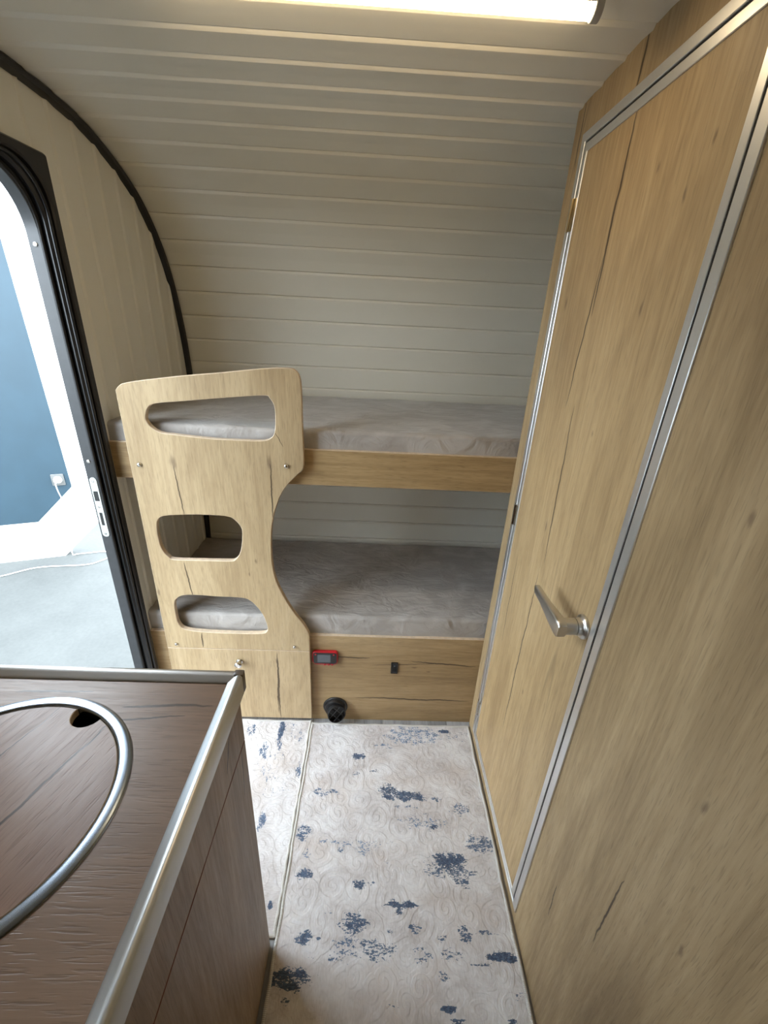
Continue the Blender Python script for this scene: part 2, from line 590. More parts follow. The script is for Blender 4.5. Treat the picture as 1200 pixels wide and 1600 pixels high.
finish('seal', tube(new(), loop3(rrect(iy0 - .004, iy1 + .004, iz0, iz1 + .004, .125, 14), XL - .012), .004, 8, False), M_SEAL_GAP, door_frame, smooth=True, angle=80)
finish('seal', tube(new(), loop3(rrect(iy0 - .022, iy1 + .022, iz0 - .01, iz1 + .02, .11, 14), XL + .007), .005, 8, False), M_BLACKGLOSS, door_frame, smooth=True, angle=80)
# strike plate on the jamb
bm = plate(new(), [rrect(-.884, -.862, .905, 1.112, .0108, 8), rect(-.8805, -.8665, 1.032, 1.066), rect(-.8775, -.8685, .946, .992)], fY, iy1 - .0022, iy1 + .003, .0005)
sp = tag(finish('strike_plate', bm, [M_ZINC, M_ZINC], door_frame), 'silver strike plate with two latch slots')
for z in (1.100, 1.012, .917):
    finish('screw', lathe(new(), [(.0042, 0), (.0040, .0008), (.0016, .0010), (.0012, .0002), (0, .0002)], (-.873, iy1 - .0022, z), (0, -1, 0), 14), M_STEEL, sp, smooth=True)
for z, h in ((1.049, .017), (.969, .023)):
    boxo('latch_slot', (-.8805, -.8665, iy1 - .001, iy1 + .0015, z - h, z + h), M_DARKHOLE, sp)
for z in (1.164, 1.735):
    finish('screw', lathe(new(), [(.0055, 0), (.0055, .001), (.0045, .0022), (.0018, .0026), (.0014, .001), (0, .001)], (-.873, iy1 - .0005, z), (0, -1, 0), 16), M_STEEL, door_frame, smooth=True)

# the entrance door itself, added out of view on the near jamb to hold back daylight
da = math.radians(52)
hp = Vector((-.897, iy0 - .004, 0)); dd = Vector((-math.cos(da), -math.sin(da), 0)); dn = Vector((-dd.y, dd.x, 0))
fD = lambda u, v, d: hp + dd * u + dn * d + Vector((0, 0, v))
M_LEAF = plain('pale_grey_door_skin', (0.55, 0.56, 0.57), 0.4, 0.0, 0.03)
leaf = thing('door_3', 'unseen pale grey entrance door added, swung open outside', None, (hp.x, hp.y, iz0))
tag(leaf, kind='structure')
finish('door_leaf', plate(new(), [rrect(.004, .56, iz0 + .004, iz1 - .004, .125, 10)], fD, 0.0, .032, .004), [M_LEAF, M_BLACK], leaf)
finish('door_seal', tube(new(), [fD(u, v, -.003) for u, v in rrect(.016, .548, iz0 + .016, iz1 - .016, .115, 10)] + [fD(.548, iz1 - .131, -.003)], .006, 8), M_SEAL_GAP, leaf, smooth=True)
finish('handle', plate(new(), [rrect(.490, .530, .93, 1.09, .014, 5)], fD, -.018, -.001, .003), [M_BLACK, M_BLACK], leaf, smooth=True)

# ------------------------------------------------------------------ floor of planks
floor = tag(boxo('floor', (-.887, XR + .03, -1.3, 2.0, -.06, -.006), M_HULL, origin=(0, 0, 0)), 'grey wood-look plank floor under the rugs', kind='structure')
def grey_plank(seed, tone):
    return oak('grey_floor_%d' % int(seed), 'Y', 'X', (.20 * tone, .20 * tone, .205 * tone), (.33 * tone, .33 * tone, .335 * tone), (.46 * tone, .46 * tone, .465 * tone), seed=seed, auto=0.6, rough=.45)
GF = [grey_plank(3 + 7 * i, t_) for i, t_ in enumerate((0.85, 1.0, 1.15))]
joints = [-.843, -.71, -.585, -.46, -.335, -.215, -.125, -.045, .085, .165, .29, .365, .47, .60, .73, .86, .99, 1.12]
for i, (a, b) in enumerate(zip(joints, joints[1:])):
    cut = -.9 + .37 * (i % 4)
    for (y0, y1) in ((-1.2, cut), (cut, 1.36)):
        boxo('floor_plank', (a + .0008, b - .0008, y0 + .0008, y1 - .0008, -.006, 0.0), GF[(i * 2 + (y0 > -1)) % 3], floor, bev=.0006, smooth=False)

# remaining hull: outer right wall and the unseen near wall, then the added window
tag(boxo('wall_right', (XR, XR + .03, -1.3, 2.06, -.06, 2.12), M_PVC, origin=(XR, 0, 0)), 'cream outer wall at the far end of the bunks', kind='structure')
bm = plate(new(), [rect(-.887, XR + .03, -.06, 2.12)], fY, -1.27, -1.31)
OAK_NEAR = oak('oak_near_wall', 'Z', 'X', (0.15, 0.10, 0.055), (0.24, 0.165, 0.092), (0.32, 0.23, 0.135), seed=71.0, auto=0.0)  # oak made dark to cut light bounced from behind the viewer
near = tag(finish('wall_near', bm, [OAK_NEAR, OAK_NEAR], None, (0, -1.3, 0)), 'dark oak wall behind the viewer', kind='structure')
gl = NT('window_glass')
_tr = gl.n('BsdfTransparent'); _gs = gl.n('BsdfGlossy'); _mx = gl.n('MixShader')
_fr = gl.n('Fresnel'); _gs.inputs['Roughness'].default_value = 0.02
gl.link(_fr.outputs[0], _mx.inputs[0]); gl.link(_tr.outputs[0], _mx.inputs[1]); gl.link(_gs.outputs[0], _mx.inputs[2])
gl.link(_mx.outputs[0], gl.out.inputs[0])
win = thing('window_1', 'unseen black framed window added above the worktop', None, (XL, -.01, KZ0))
tag(win, kind='structure')
finish('window_frame', plate(new(), [rrect(KY0 - .10, KY1 + .05, KZ0 - .03, KZ1 + .03, .05, 5), rrect(KY0 + .02, KY1 - .02, KZ0 + .02, KZ1 - .02, .05, 5)], fX, XL + .010, XL - .042, .003), [M_BLACK, M_BLACK], win, smooth=True)
finish('pane', plate(new(), [rrect(KY0 + .01, KY1 - .01, KZ0 + .01, KZ1 - .01, .05, 5)], fX, XL - .028, XL - .024), [gl.m, gl.m], win)

# ------------------------------------------------------------------ oak partition with the washroom door
PX = 0.465
FY0, FY1, FZ0, FZ1 = 0.658, 1.272, 0.044, 2.020      # aluminium door surround
OAK_PART = oak('oak_partition', 'Z', 'Y', OD, OM, OL, seed=2.0, auto=0.35, cracks=[
    (.418, .505, .416, .735, .0022), (1.293, 1.95, 1.297, 2.10, .003), (1.05, 2.0, 1.046, 2.11, .004),
    (.545, .30, .552, .42, .0018)], knots=[(.355, 1.02, .007), (.47, 1.40, .006), (.30, .80, .006), (.24, 1.16, .006)])
OAK_DOOR = oak('oak_door', 'Z', 'Y', (0.29, 0.190, 0.095), (0.430, 0.300, 0.155), (0.530, 0.385, 0.210), seed=11.0, auto=0.25, cracks=[
    (1.030, 1.62, 1.026, 2.0, .0045), (1.060, 1.42, 1.034, 1.75, .003), (.985, 1.02, 1.015, 1.45, .003), (1.010, .36, 1.003, 1.00, .0032), (1.16, .6, 1.175, .95, .002)],
    knots=[(.80, 1.80, .006), (.84, 1.64, .007), (.765, 1.86, .005), (1.185, 1.66, .008), (.90, 1.40, .005), (1.02, 1.12, .009), (.93, .62, .005), (.90, 1.86, .005)])
top = [(y, z_top(y) + .003) for y in (1.338, 1.2, 1.0, .8, .5, .2, -.2, -.8, -1.27)]
part = finish('wall_partition', plate(new(), [[(-1.27, 0.0), (1.338, 0.0)] + top, rect(FY0 + .004, FY1 - .004, FZ0 + .004, FZ1 - .004)], fX, PX, PX + .020, .0012), [OAK_PART, M_BAND], None, (0, 0, 0))
tag(part, 'oak laminate partition wall around the washroom door', kind='structure')
surr = tag(finish('door_surround', plate(new(), [rect(FY0, FY1, FZ0, FZ1), rect(FY0 + .023, FY1 - .022, FZ0 + .010, FZ1 - .020)], fX, PX - .004, PX + .018, .0012), [M_ALU_Z, M_ALU_Z], part, smooth=True), 'brushed aluminium surround')
boxo('gap_backing', (PX + .020, PX + .026, FY0 + .004, FY1 - .004, FZ0 + .004, FZ1 - .004), M_SEAL_GAP, part)  # black sheet behind the door stands in for the shade in its gaps
door = thing('door_2', 'closed oak washroom door with aluminium edging and lever handle', None, (PX, 0.97, FZ0))
tag(door, kind='structure')
LY0, LY1, LZ0, LZ1 = FY0 + .031, FY1 - .025, FZ0 + .013, FZ1 - .0235
finish('door_leaf', plate(new(), [rect(LY0 + .004, LY1 - .004, LZ0 + .004, LZ1 - .004)], fX, PX + .001, PX + .018), [OAK_DOOR, M_BAND], door, (0, 0, 0))
finish('door_edging', plate(new(), [rect(LY0, LY1, LZ0, LZ1), rect(LY0 + .018, LY1 - .014, LZ0 + .010, LZ1 - .018)], fX, PX - .002, PX + .0185, .001), [M_ALU_Z, M_ALU_Z], door, smooth=True)
finish('gap_fill', plate(new(), [rect(LY0 - .0075, LY1 + .0025, LZ0 - .0025, LZ1 + .003), rect(LY0 + .0005, LY1 - .0005, LZ0 + .0005, LZ1 - .0005)], fX, PX + .0005, PX + .017), [M_SEAL_GAP, M_SEAL_GAP], part)  # black strip filling the door gap, its colour standing in for shade
M_HINGE = plain('brass_tinted_hinge', (0.50, 0.40, 0.24), 0.3, 1.0)
for z in (1.856, 1.052, 0.195):
    h = new()
    box(h, PX - .0055, PX - .001, 1.238, 1.262, z - .034, z + .034, .0008)
    tube(h, [(PX - .007, 1.2485, z - .034), (PX - .007, 1.2485, z + .034)], .0042, 10)
    finish('hinge', h, M_HINGE if z > 1.5 else M_STEEL, door, smooth=True)
# lever handle
hy, hz = 0.737, 1.018
handle = new()
lathe(handle, [(.0268, -.0005), (.0268, .003), (.0250, .0055), (.0205, .0075), (.0195, .0095), (.0188, .016), (.0188, .018)], (PX, hy, hz), (-1, 0, 0), 40)
handle = tag(finish('handle', handle, M_NICKEL, door, smooth=True, angle=50), 'satin nickel lever handle')
lv = new()
lathe(lv, [(.0182, .0190), (.0182, .046), (.0172, .052)], (PX, hy, hz), (-1, 0, 0), 32)
finish('lever_neck', lv, M_NICKEL, handle, smooth=True, angle=50)
lv = new()
secs = [(-.019, .013, .0095, .053, 0), (-.013, .0185, .0105, .053, 0), (.0, .0195, .011, .053, 0), (.018, .0185, .0105, .0535, .001), (.05, .0150, .009, .055, .003), (.09, .0115, .0075, .0555, .0045), (.125, .0105, .007, .0555, .005), (.136, .009, .006, .055, .005), (.140, .005, .003, .055, .005)]
rings = []
for dy, hh, th, off, dz in secs:
    r_ = []
    for k in range(20):
        a = 2 * math.pi * k / 20
        ca, sa = math.cos(a), math.sin(a)
        e = 0.38
        r_.append(lv.verts.new((PX - off + th * math.copysign(abs(ca) ** e, ca), hy + dy, hz + dz + hh * math.copysign(abs(sa) ** e, sa))))
    rings.append(r_)
for p, q in zip(rings, rings[1:]):
    for k in range(20):
        lv.faces.new((p[k], p[(k + 1) % 20], q[(k + 1) % 20], q[k]))
lv.faces.new(rings[0]); lv.faces.new(rings[-1])
bmesh.ops.recalc_face_normals(lv, faces=lv.faces)
finish('lever', lv, M_NICKEL, handle, smooth=True, angle=40)

# ------------------------------------------------------------------ ceiling lamp
led = NT('warm_led_diffuser')
_c = led.coords()
_s = led.n('SeparateXYZ'); led.link(_c, _s.inputs[0])
_w = led.math('SINE', led.math('MULTIPLY', _s.outputs[0], 2 * math.pi / 0.0167))
_e = led.math('MULTIPLY', led.smooth(_w, -1.0, 1.0, 0.75, 1.25), LED_POWER)
led.set((0.9, 0.85, 0.7), 0.5, 0.0, **{'Emission Strength': _e})
led.b.inputs['Emission Color'].default_value = (1.0, 0.78, 0.48, 1)
LX0, LX1, LYc, LZc = -0.42, 0.338, 0.962, 2.094
lamp = thing('ceiling_lamp', 'long warm LED strip lamp fixed under the planked ceiling', 'lamp', (0, LYc, LZc))
boxo('housing', (LX0, LX1, LYc - .017, LYc + .017, LZc - .017, LZc - .001), M_WPLASTIC, lamp, bev=.002)
bm = new()
pr = [(.0155 * math.cos(math.pi * k / 10), -.017 - .014 * math.sin(math.pi * k / 10)) for k in range(11)]
va = [[bm.verts.new((x, LYc + a, LZc + b)) for a, b in pr] for x in [LX0 + .012 + (LX1 - LX0 - .024) * i / 4 for i in range(5)]]
for p, q in zip(va, va[1:]):
    for k in range(10):
        bm.faces.new((p[k], p[k + 1], q[k + 1], q[k]))
bm.faces.new(va[0]); bm.faces.new(va[-1])
for p, q in zip(va, va[1:]):
    bm.faces.new((p[0], q[0], q[-1], p[-1]))
bmesh.ops.recalc_face_normals(bm, faces=bm.faces)
finish('diffuser', bm, led.m, lamp, smooth=True)
for x0, x1 in ((LX0 - .001, LX0 + .012), (LX1 - .012, LX1 + .001)):
    finish('end_cap', plate(new(), [[(LYc - .018, LZc - .001), (LYc + .018, LZc - .001), (LYc + .018, LZc - .018)] + [(LYc + .0175 * math.cos(math.pi * k / 10), LZc - .018 - .0155 * math.sin(math.pi * k / 10)) for k in range(1, 10)] + [(LYc - .018, LZc - .018)]], fX, x0, x1, .001), [M_GPLASTIC, M_GPLASTIC], lamp, smooth=True)

# ------------------------------------------------------------------ bunk bed
BY = 1.343
OAK_RAIL = oak('oak_rail', 'X', 'Z', (0.26, 0.168, 0.080), (0.41, 0.280, 0.140), (0.51, 0.365, 0.195), seed=5.0, auto=0.1, streak=1.4)
OAK_BOARD = oak('oak_bunk_board', 'X', 'Z', OD, (0.375, 0.255, 0.130), (0.48, 0.345, 0.190), seed=21.0, auto=0.2, cracks=[
    (.352, -.13, .350, .02, .003), (.338, .18, .318, .46, .0032), (.130, -.05, .125, .46, .0035), (.31, .02, .33, .30, .0015)], knots=[(.305, .20, .006), (.285, .26, .006)])
bed = thing('bunk_bed', 'oak bunk bed built across the end of the caravan', 'bed', (0.15, 1.65, 0.0))
finish('front_board', plate(new(), [rect(-.843, 1.145, 0.0, .457)], fY, BY, BY + .018, .001), [OAK_BOARD, M_BAND], bed, (0, 0, 0))
boxo('lower_base', (-.843, 1.145, BY + .020, 1.965, .385, .403), M_BAND, bed)
finish('upper_rail', plate(new(), [rect(-.843, 1.145, 1.089, 1.210)], fY, BY, BY + .018, .001), [OAK_RAIL, M_BAND], bed, (0, 0, 0))
boxo('upper_base', (-.843, 1.145, BY + .020, 2.00, 1.130, 1.148), M_BAND, bed)
# light edging on the board tops
for z in (.457, 1.210):
    boxo('edge_banding', (-.843, 1.145, BY + .0003, BY + .0177, z, z + .0012), M_BAND, bed)

# mattresses
vel = NT('taupe_velvet')
_v = vel.coords()
_n = vel.noise(vel.vec(_v, (1, 1.6, 1.6)), 7.0, 3.0, 0.5, 0.8)
_f = vel.noise(_v, 600.0, 2.0)
_c = vel.mix(vel.smooth(_n, 0.35, 0.68), (0.350, 0.320, 0.295), (0.450, 0.420, 0.395))
vel.bump(vel.math('ADD', vel.math('MULTIPLY', vel.noise(vel.vec(_v, (1, 2.0, 1)), 8.0, 3.0, 0.5, 2.4), 13.0), vel.math('MULTIPLY', _f, 0.35)), 0.5, 0.0012)
M_VEL = vel.set(_c, 0.8, 0.0, **{'Sheen Weight': 0.35, 'Sheen Roughness': 0.4})
def mattress(name, label, y0, y1, z0, z1, seed):
    bm = new()
    x0, x1 = -.844, 1.14
    nx, ny, r = 90, 30, 0.014
    def hsh(x, y):
        return (math.sin(x * 9 + seed) * math.sin(y * 13 + seed * 2) * .0018 + math.sin(x * 23 + y * 31 + seed) * .0008 + math.sin(x * 41 - y * 17) * .0005)
    # cross-section round the front edge: list of (y,z), rows extruded along x
    sec = [(y0 + .003, z0), (y0, z0 + .006)]
    sec += [(y0, z0 + .006 + (z1 - r - z0 - .006) * k / 4) for k in range(1, 5)]
    sec += [(y0 + r - r * math.cos(a), z1 - r + r * math.sin(a)) for a in [math.pi / 2 * k / 5 for k in range(1, 6)]]
    sec += [(y0 + r + (y1 - y0 - 2 * r) * k / ny, z1) for k in range(1, ny + 1)]
    sec += [(y1 - r + r * math.sin(a), z1 - r + r * math.cos(a)) for a in [math.pi / 2 * k / 4 for k in range(1, 5)]]
    sec += [(y1, z0)]
    rows = []
    for i in range(nx + 1):
        x = x0 + (x1 - x0) * i / nx
        row = []
        for (y, z) in sec:
            top_w = max(0.0, min(1.0, (z - z0) / (z1 - z0)))
            dy = math.sin(x * 11 + seed) * .0015 + math.sin(x * 29 + z * 60 + seed) * .0010 if y < y0 + .02 else 0
            row.append(bm.verts.new((x, y + dy, z + hsh(x, y) * top_w)))
        rows.append(row)
    m = len(sec)
    for p, q in zip(rows, rows[1:]):
        for k in range(m - 1):
            bm.faces.new((p[k], q[k], q[k + 1], p[k + 1]))
        bm.faces.new((p[m - 1], q[m - 1], q[0], p[0]))
    bm.faces.new(rows[0]); bm.faces.new(rows[-1])
    bmesh.ops.recalc_face_normals(bm, faces=bm.faces)
    o = finish(name, bm, M_VEL, None, smooth=True, angle=60)
    return tag(o, label, 'mattress', 'taupe bunk mattresses')
mattress('mattress', 'taupe velvet mattress on the upper bunk', BY + .012, 2.012, 1.1485, 1.272, 1.0)
mattress('mattress', 'taupe velvet mattress on the lower bunk', BY + .012, 1.972, .4035, .541, 4.0)

# ladder panel
LYF = 1.320
OUT = [(-0.7762, 1.3738), (-0.7632, 1.3878), (-0.741, 1.3974), (-0.6712, 1.4098), (-0.5677, 1.4251), (-0.4649, 1.4376), (-0.3828, 1.4492), (-0.3147, 1.4575), (-0.2605, 1.4599), (-0.2405, 1.4544), (-0.2275, 1.4353), (-0.2238, 1.3886), (-0.2238, 1.2687), (-0.2238, 1.1600), (-0.2452, 1.1305), (-0.2767, 1.097), (-0.3013, 1.0592), (-0.3235, 1.0037), (-0.3387, 0.9423), (-0.3455, 0.87), (-0.3455, 0.7854), (-0.3354, 0.7174), (-0.3057, 0.6371), (-0.2737, 0.575), (-0.2404, 0.5218), (-0.2225, 0.4801)]
out_pts = catmull(OUT, 4, False) + [(-.2225, 0.3965), (-.7762, 0.3965)]
H1 = [(-0.7012, 1.2979), (-0.6892, 1.3265), (-0.6627, 1.3401), (-0.5782, 1.3508), (-0.473, 1.3638), (-0.3404, 1.3779), (-0.3201, 1.3706), (-0.3076, 1.347), (-0.3063, 1.3084), (-0.3107, 1.2685), (-0.3241, 1.2481), (-0.3499, 1.2388), (-0.415, 1.2375), (-0.5083, 1.2385), (-0.6286, 1.2472), (-0.6635, 1.2508), (-0.6892, 1.2663), (-0.7003, 1.2838)]
H2 = [(-0.7300, 0.9200), (-0.7211, 0.950), (-0.6961, 0.965), (-0.6183, 0.9727), (-0.5498, 0.9742), (-0.4845, 0.9713), (-0.4602, 0.9563), (-0.4449, 0.9343), (-0.4417, 0.9116), (-0.4488, 0.8579), (-0.4608, 0.8232), (-0.4777, 0.8017), (-0.4991, 0.7973), (-0.5831, 0.7957), (-0.6876, 0.795), (-0.7096, 0.8062), (-0.726, 0.833), (-0.7315, 0.8732)]
H3 = [(-0.7190, 0.6003), (-0.7083, 0.6267), (-0.6831, 0.6431), (-0.6362, 0.647), (-0.5522, 0.6431), (-0.4675, 0.6412), (-0.4346, 0.6269), (-0.4072, 0.5912), (-0.3884, 0.549), (-0.3807, 0.5054), (-0.3854, 0.4885), (-0.402, 0.4789), (-0.4821, 0.4748), (-0.6146, 0.4766), (-0.6925, 0.4859), (-0.7154, 0.5093), (-0.7202, 0.5471)]
OAK_LAD = oak('oak_ladder', 'Z', 'X', (0.32, 0.220, 0.118), (0.46, 0.340, 0.195), (0.55, 0.420, 0.255), seed=31.0, auto=0.0, cracks=[
    (-.628, .96, -.642, 1.15, .0022), (-.642, .63, -.658, .79, .0026), (-.637, .40, -.634, .475, .0028), (-.3325, .96, -.332, 1.17, .0024), (-.356, .02, -.350, .395, .0032), (-.362, .05, -.352, .36, .002), (-.285, 1.22, -.315, 1.27, .0012)],
    knots=[(-.640, 1.155, .014), (-.3325, 1.165, .013), (-.343, .87, .006), (-.403, .80, .006), (-.430, .745, .005), (-.765, .655, .008), (-.352, .34, .009), (-.357, .14, .008), (-.405, .505, .008)])
ladder = thing('bunk_ladder', 'tall oak ladder panel with three rounded step openings', 'ladder', (-.5, LYF + .01, .3965))
lpan = finish('ladder_panel', plate(new(), [out_pts, catmull(H1, 4), catmull(H2, 4), catmull(H3, 4)], fY, LYF, LYF + .018, .0016), [OAK_LAD, M_BAND], ladder, (0, 0, 0))
for i, (x, z) in enumerate(((-.7469, 1.1442), (-.2791, 1.1589), (-.7379, .4164), (-.2815, .4184))):
    r = .0075 if i < 2 else .0062
    finish('bolt', lathe(new(), [(r, 0), (r, .002), (r * .92, .0045), (r * .62, .0068), (r * .3, .0070), (r * .26, .0050), (0, .0050)], (x, LYF, z), (0, -1, 0), 20), M_STEEL, lpan, smooth=True, angle=50)
hatch = thing('storage_hatch', 'plain oak hatch panel under the ladder openings', 'cabinet door', (-.5, LYF + .01, 0.02))
hpan = finish('hatch_panel', plate(new(), [rect(-.7762, -.2225, .026, .3945)], fY, LYF + .0005, LYF + .0185, .0012), [OAK_LAD, M_BAND], hatch, (0, 0, 0))
tag(finish('knob', lathe(new(), [(.0125, 0), (.0125, .004), (.0085, .006), (.0080, .012), (.0120, .015), (.0145, .020), (.0140, .025), (.0090, .028), (.0085, .0262), (0, .0262)], (-.5017, LYF + .0005, .336), (0, -1, 0), 28), M_STEEL, hpan, smooth=True, angle=45), 'chrome pull knob')

# red control unit on the bunk board
unit = thing('control_unit', 'small red control unit with grey screen on the bunk board', 'control panel', (-.164, BY - .01, .322))
def zz(l, dz): return l
finish('unit_body', plate(new(), [rrect(-.216, -.112, .318, .386, (.014, .014, .022, .022), 6)], fY, BY - .013, BY - .0005, .003), [M_RED, M_RED], unit, smooth=True, angle=60)
uface = tag(finish('unit_face', plate(new(), [rrect(-.2105, -.1175, .327, .382, .010, 5)], fY, BY - .0145, BY - .0125, .0008), [M_BLACK, M_BLACK], unit, smooth=True), 'black face plate')
tag(finish('screen', plate(new(), [rect(-.194, -.142, .335, .373)], fY, BY - .0152, BY - .014), [M_SCREEN, M_SCREEN], uface), 'grey display')
for x in (-.165, -.149, -.135):
    finish('button', lathe(new(), [(.004, 0), (.004, .002), (.003, .003), (0, .003)], (x, BY - .013, .3225), (0, -1, 0), 14), M_RED, unit, smooth=True)
for x in (-.2015, -.1295):
    finish('button', lathe(new(), [(.0035, 0), (.0035, .0015), (0, .0018)], (x, BY - .0143, .374), (0, -1, 0), 12), M_RED, unit, smooth=True)

# rocker switch
sw = thing('rocker_switch', 'small black rocker switch in the middle of the bunk board', 'switch', (.118, BY, .275))
finish('switch_frame', plate(new(), [rrect(.104, .132, .273, .331, .002, 2), rect(.1075, .1285, .278, .326)], fY, BY - .004, BY - .0002, .0008), [M_BLACK, M_BLACK], sw)
bm = plate(new(), [[(BY - .0035, .278), (BY - .0065, .286), (BY - .003, .302), (BY - .002, .326), (BY - .0004, .326), (BY - .0004, .278)]], lambda u, v, d: Vector((d, u, v)), .1080, .1280, .0004)
rocker = finish('rocker', bm, [M_BLACKGLOSS, M_BLACKGLOSS], sw)
boxo('indicator', (.115, .121, BY - .0032, BY - .0022, .310, .316), M_SCREEN, rocker)

# warm-air outlet
ven = thing('air_outlet', 'round black warm-air outlet with crossed grille near the floor', 'vent', (-.120, BY, .01))
vc = Vector((-.1235, BY, .078))
finish('flange', lathe(new(), [(.0520, -.0003), (.0520, .003), (.0500, .006), (.0450, .007), (.0445, .0135), (.0425, .020), (0, .020)], vc, (0, -1, 0), 44), M_BLACK, ven, smooth=True, angle=40)
ax = Vector((.28, -1, .30)).normalized()
vb = vc + Vector((.003, -.015, -.012))
noz = lathe(new(), [(.0385, 0), (.0385, .026), (.0375, .028), (.0350, .028), (.0345, .024), (.0340, .004), (0, .004)], vb, ax, 44, caps=False)
nozzle = finish('nozzle', noz, M_BLACK, ven, smooth=True, angle=40)
a1 = ax.cross(Vector((.7, .1, .7))).normalized(); a2 = ax.cross(a1)
g = new()
for a, b in ((a1, a2), (a2, a1)):
    for off in (-.012, .012):
        hl = math.sqrt(.035 ** 2 - off ** 2)
        c0 = vb + ax * .025 + b * off
        tube(g, [c0 - a * hl, c0 + a * hl], .0014, 6)
finish('grille', g, M_JAMB, nozzle)

# ------------------------------------------------------------------ kitchen cabinet and worktop
OAK_CAB = oak('oak_cabinet', 'Z', 'Y', (0.17, 0.110, 0.062), (0.27, 0.185, 0.112), (0.36, 0.255, 0.160), seed=41.0, auto=0.3, cracks=[(.50, .86, .535, .93, .003), (.56, .70, .575, .84, .002)], rough=.42)
OAK_TOP = oak('oak_worktop', 'X', 'Y', (0.175, 0.108, 0.070), (0.235, 0.152, 0.102), (0.290, 0.194, 0.134), seed=51.0, auto=0.0, streak=1.2, rough=.36, spec=.5, bump=.28, cracks=[
    (.540, -.42, .548, -.26, .0028), (.512, -.43, .524, -.30, .0018), (.570, -.62, .575, -.48, .002)])
CX = -.235
cab = thing('kitchen_cabinet', 'oak kitchen cabinet standing beside the rug', 'cabinet', (-.53, 0.0, 0.0))
bm = new()
for d in ((-.834, CX - .006, -.60, .597, 0.0, .018), (-.834, -.819, -.60, .597, .018, .9385), (CX - .018, CX - .006, -.60, .597, .018, .9385), (-.819, CX - .018, -.60, -.585, .018, .9385), (-.819, CX - .018, .582, .597, .018, .9385)):
    box(bm, *d)
finish('body', bm, M_CAP, cab)
M_REDEDGE = plain('red_brown_core', (0.16, 0.055, 0.028), 0.6)
boxo('core_edge', (CX - .0058, CX - .0018, -.60, .5965, .815, .835), M_REDEDGE, cab)
finish('drawer_front', plate(new(), [rect(-.60, .597, .8275, .9385)], fX, CX, CX - .0055, .0008), [OAK_CAB, M_REDEDGE], cab, (0, 0, 0))
finish('cabinet_door', plate(new(), [rect(-.60, .597, .012, .8245)], fX, CX, CX - .0055, .0008), [OAK_CAB, M_REDEDGE], cab, (0, 0, 0))
finish('end_panel', plate(new(), [rect(-.834, CX - .006, .0, .9385)], fY, .6015, .5972, .0005), [OAK_LAD, M_BAND], cab, (0, 0, 0))

TX, TY, TZ = -.230, .622, .972          # outer faces of the worktop edging, surface height
SC = Vector((-.5235, .3672)); SR = .1905
top_o = thing('worktop', 'dark brown wood worktop with aluminium edging', 'worktop', (-.53, 0.0, .9385))
circ = [(SC.x + (SR - .012) * math.cos(2 * math.pi * k / 64), SC.y + (SR - .012) * math.sin(2 * math.pi * k / 64)) for k in range(64)]
finish('slab', plate(new(), [rect(-.834, TX - .004, -.60, TY - .004), circ], fZ, TZ, .940), [OAK_TOP, M_CAP], top_o, (0, 0, 0))
pf = [(0.0, .9390), (0.0, .978), (.0015, .9815), (.005, .9832), (.009, .9828), (.014, .980), (.020, .9765), (.024, .9745), (.0255, .9722), (.0255, .9715), (.004, .9700), (.004, .9390)]
def trim(name, along_y, mat):
    bm = new()
    ends = []
    for near_ in (True, False):
        row = []
        for u, z in pf:
            if along_y: co = (TX - u, -.60 if near_ else TY - u, z)
            else: co = (-.834 if near_ else TX - u, TY - u, z)
            row.append(bm.verts.new(co))
        ends.append(row)
    n = len(pf)
    for i in range(n):
        j = (i + 1) % n
        bm.faces.new((ends[0][i], ends[0][j], ends[1][j], ends[1][i]))
    bm.faces.new(ends[0]); bm.faces.new(ends[1])
    bmesh.ops.recalc_face_normals(bm, faces=bm.faces)
    return finish(name, bm, mat, top_o, smooth=True, angle=50)
trim('edging', True, M_ALU_TRIM)
trim('edging', False, M_ALU_X)
bm = new()
box(bm, TX - .017, TX + .0012, TY - .014, TY + .0012, .9385, .9840, .003)
tag(finish('corner_cap', bm, M_CAP, top_o, smooth=True), 'dark plastic corner cap')
# sink with rim, lid
M_RIM = plain('polished_sink_rim', (0.30, 0.34, 0.40), 0.25, 1.0, 0.02)  # reflected blue from outside is put into the metal colour
sink = thing('round_sink', 'round steel sink rim let into the wood worktop', 'sink', (SC.x, SC.y, TZ - .15))
ct = (SC.x, SC.y, TZ)
finish('rim', lathe(new(), [(SR + .001, .0003), (SR, .0020), (SR - .0025, .0034), (SR - .006, .0039), (SR - .014, .0041), (SR - .0175, .0036), (SR - .0188, .0022), (SR - .019, -.004), (SR - .019, -.010), (SR - .016, -.010), (SR - .013, -.001)], ct, (0, 0, 1), 96, caps=False), M_RIM, sink, smooth=True, angle=60)
finish('bowl', lathe(new(), [(SR - .018, -.008), (SR - .022, -.06), (SR - .035, -.12), (SR - .07, -.145), (.02, -.148), (0, -.148)], ct, (0, 0, 1), 64, caps=False), M_STEEL, sink, smooth=True, angle=60)
ga = math.atan2(.148, .049)             # grain direction on the lid
LR = SR - .0198
nc = Vector((.058, .150)); nc = nc.normalized() * (LR - .002); nr = .026
pts = []
angn = math.atan2(nc.y, nc.x)
half = 2 * math.asin(nr / 2 / LR) * 1.0
for k in range(97):
    a = angn + half + (2 * math.pi - 2 * half) * k / 96
    pts.append((LR * math.cos(a), LR * math.sin(a)))
p_end, p_start = Vector(pts[-1]), Vector(pts[0])
a0 = math.atan2(p_end.y - nc.y, p_end.x - nc.x)
a1_ = math.atan2(p_start.y - nc.y, p_start.x - nc.x)
mid = math.atan2(-nc.y, -nc.x)
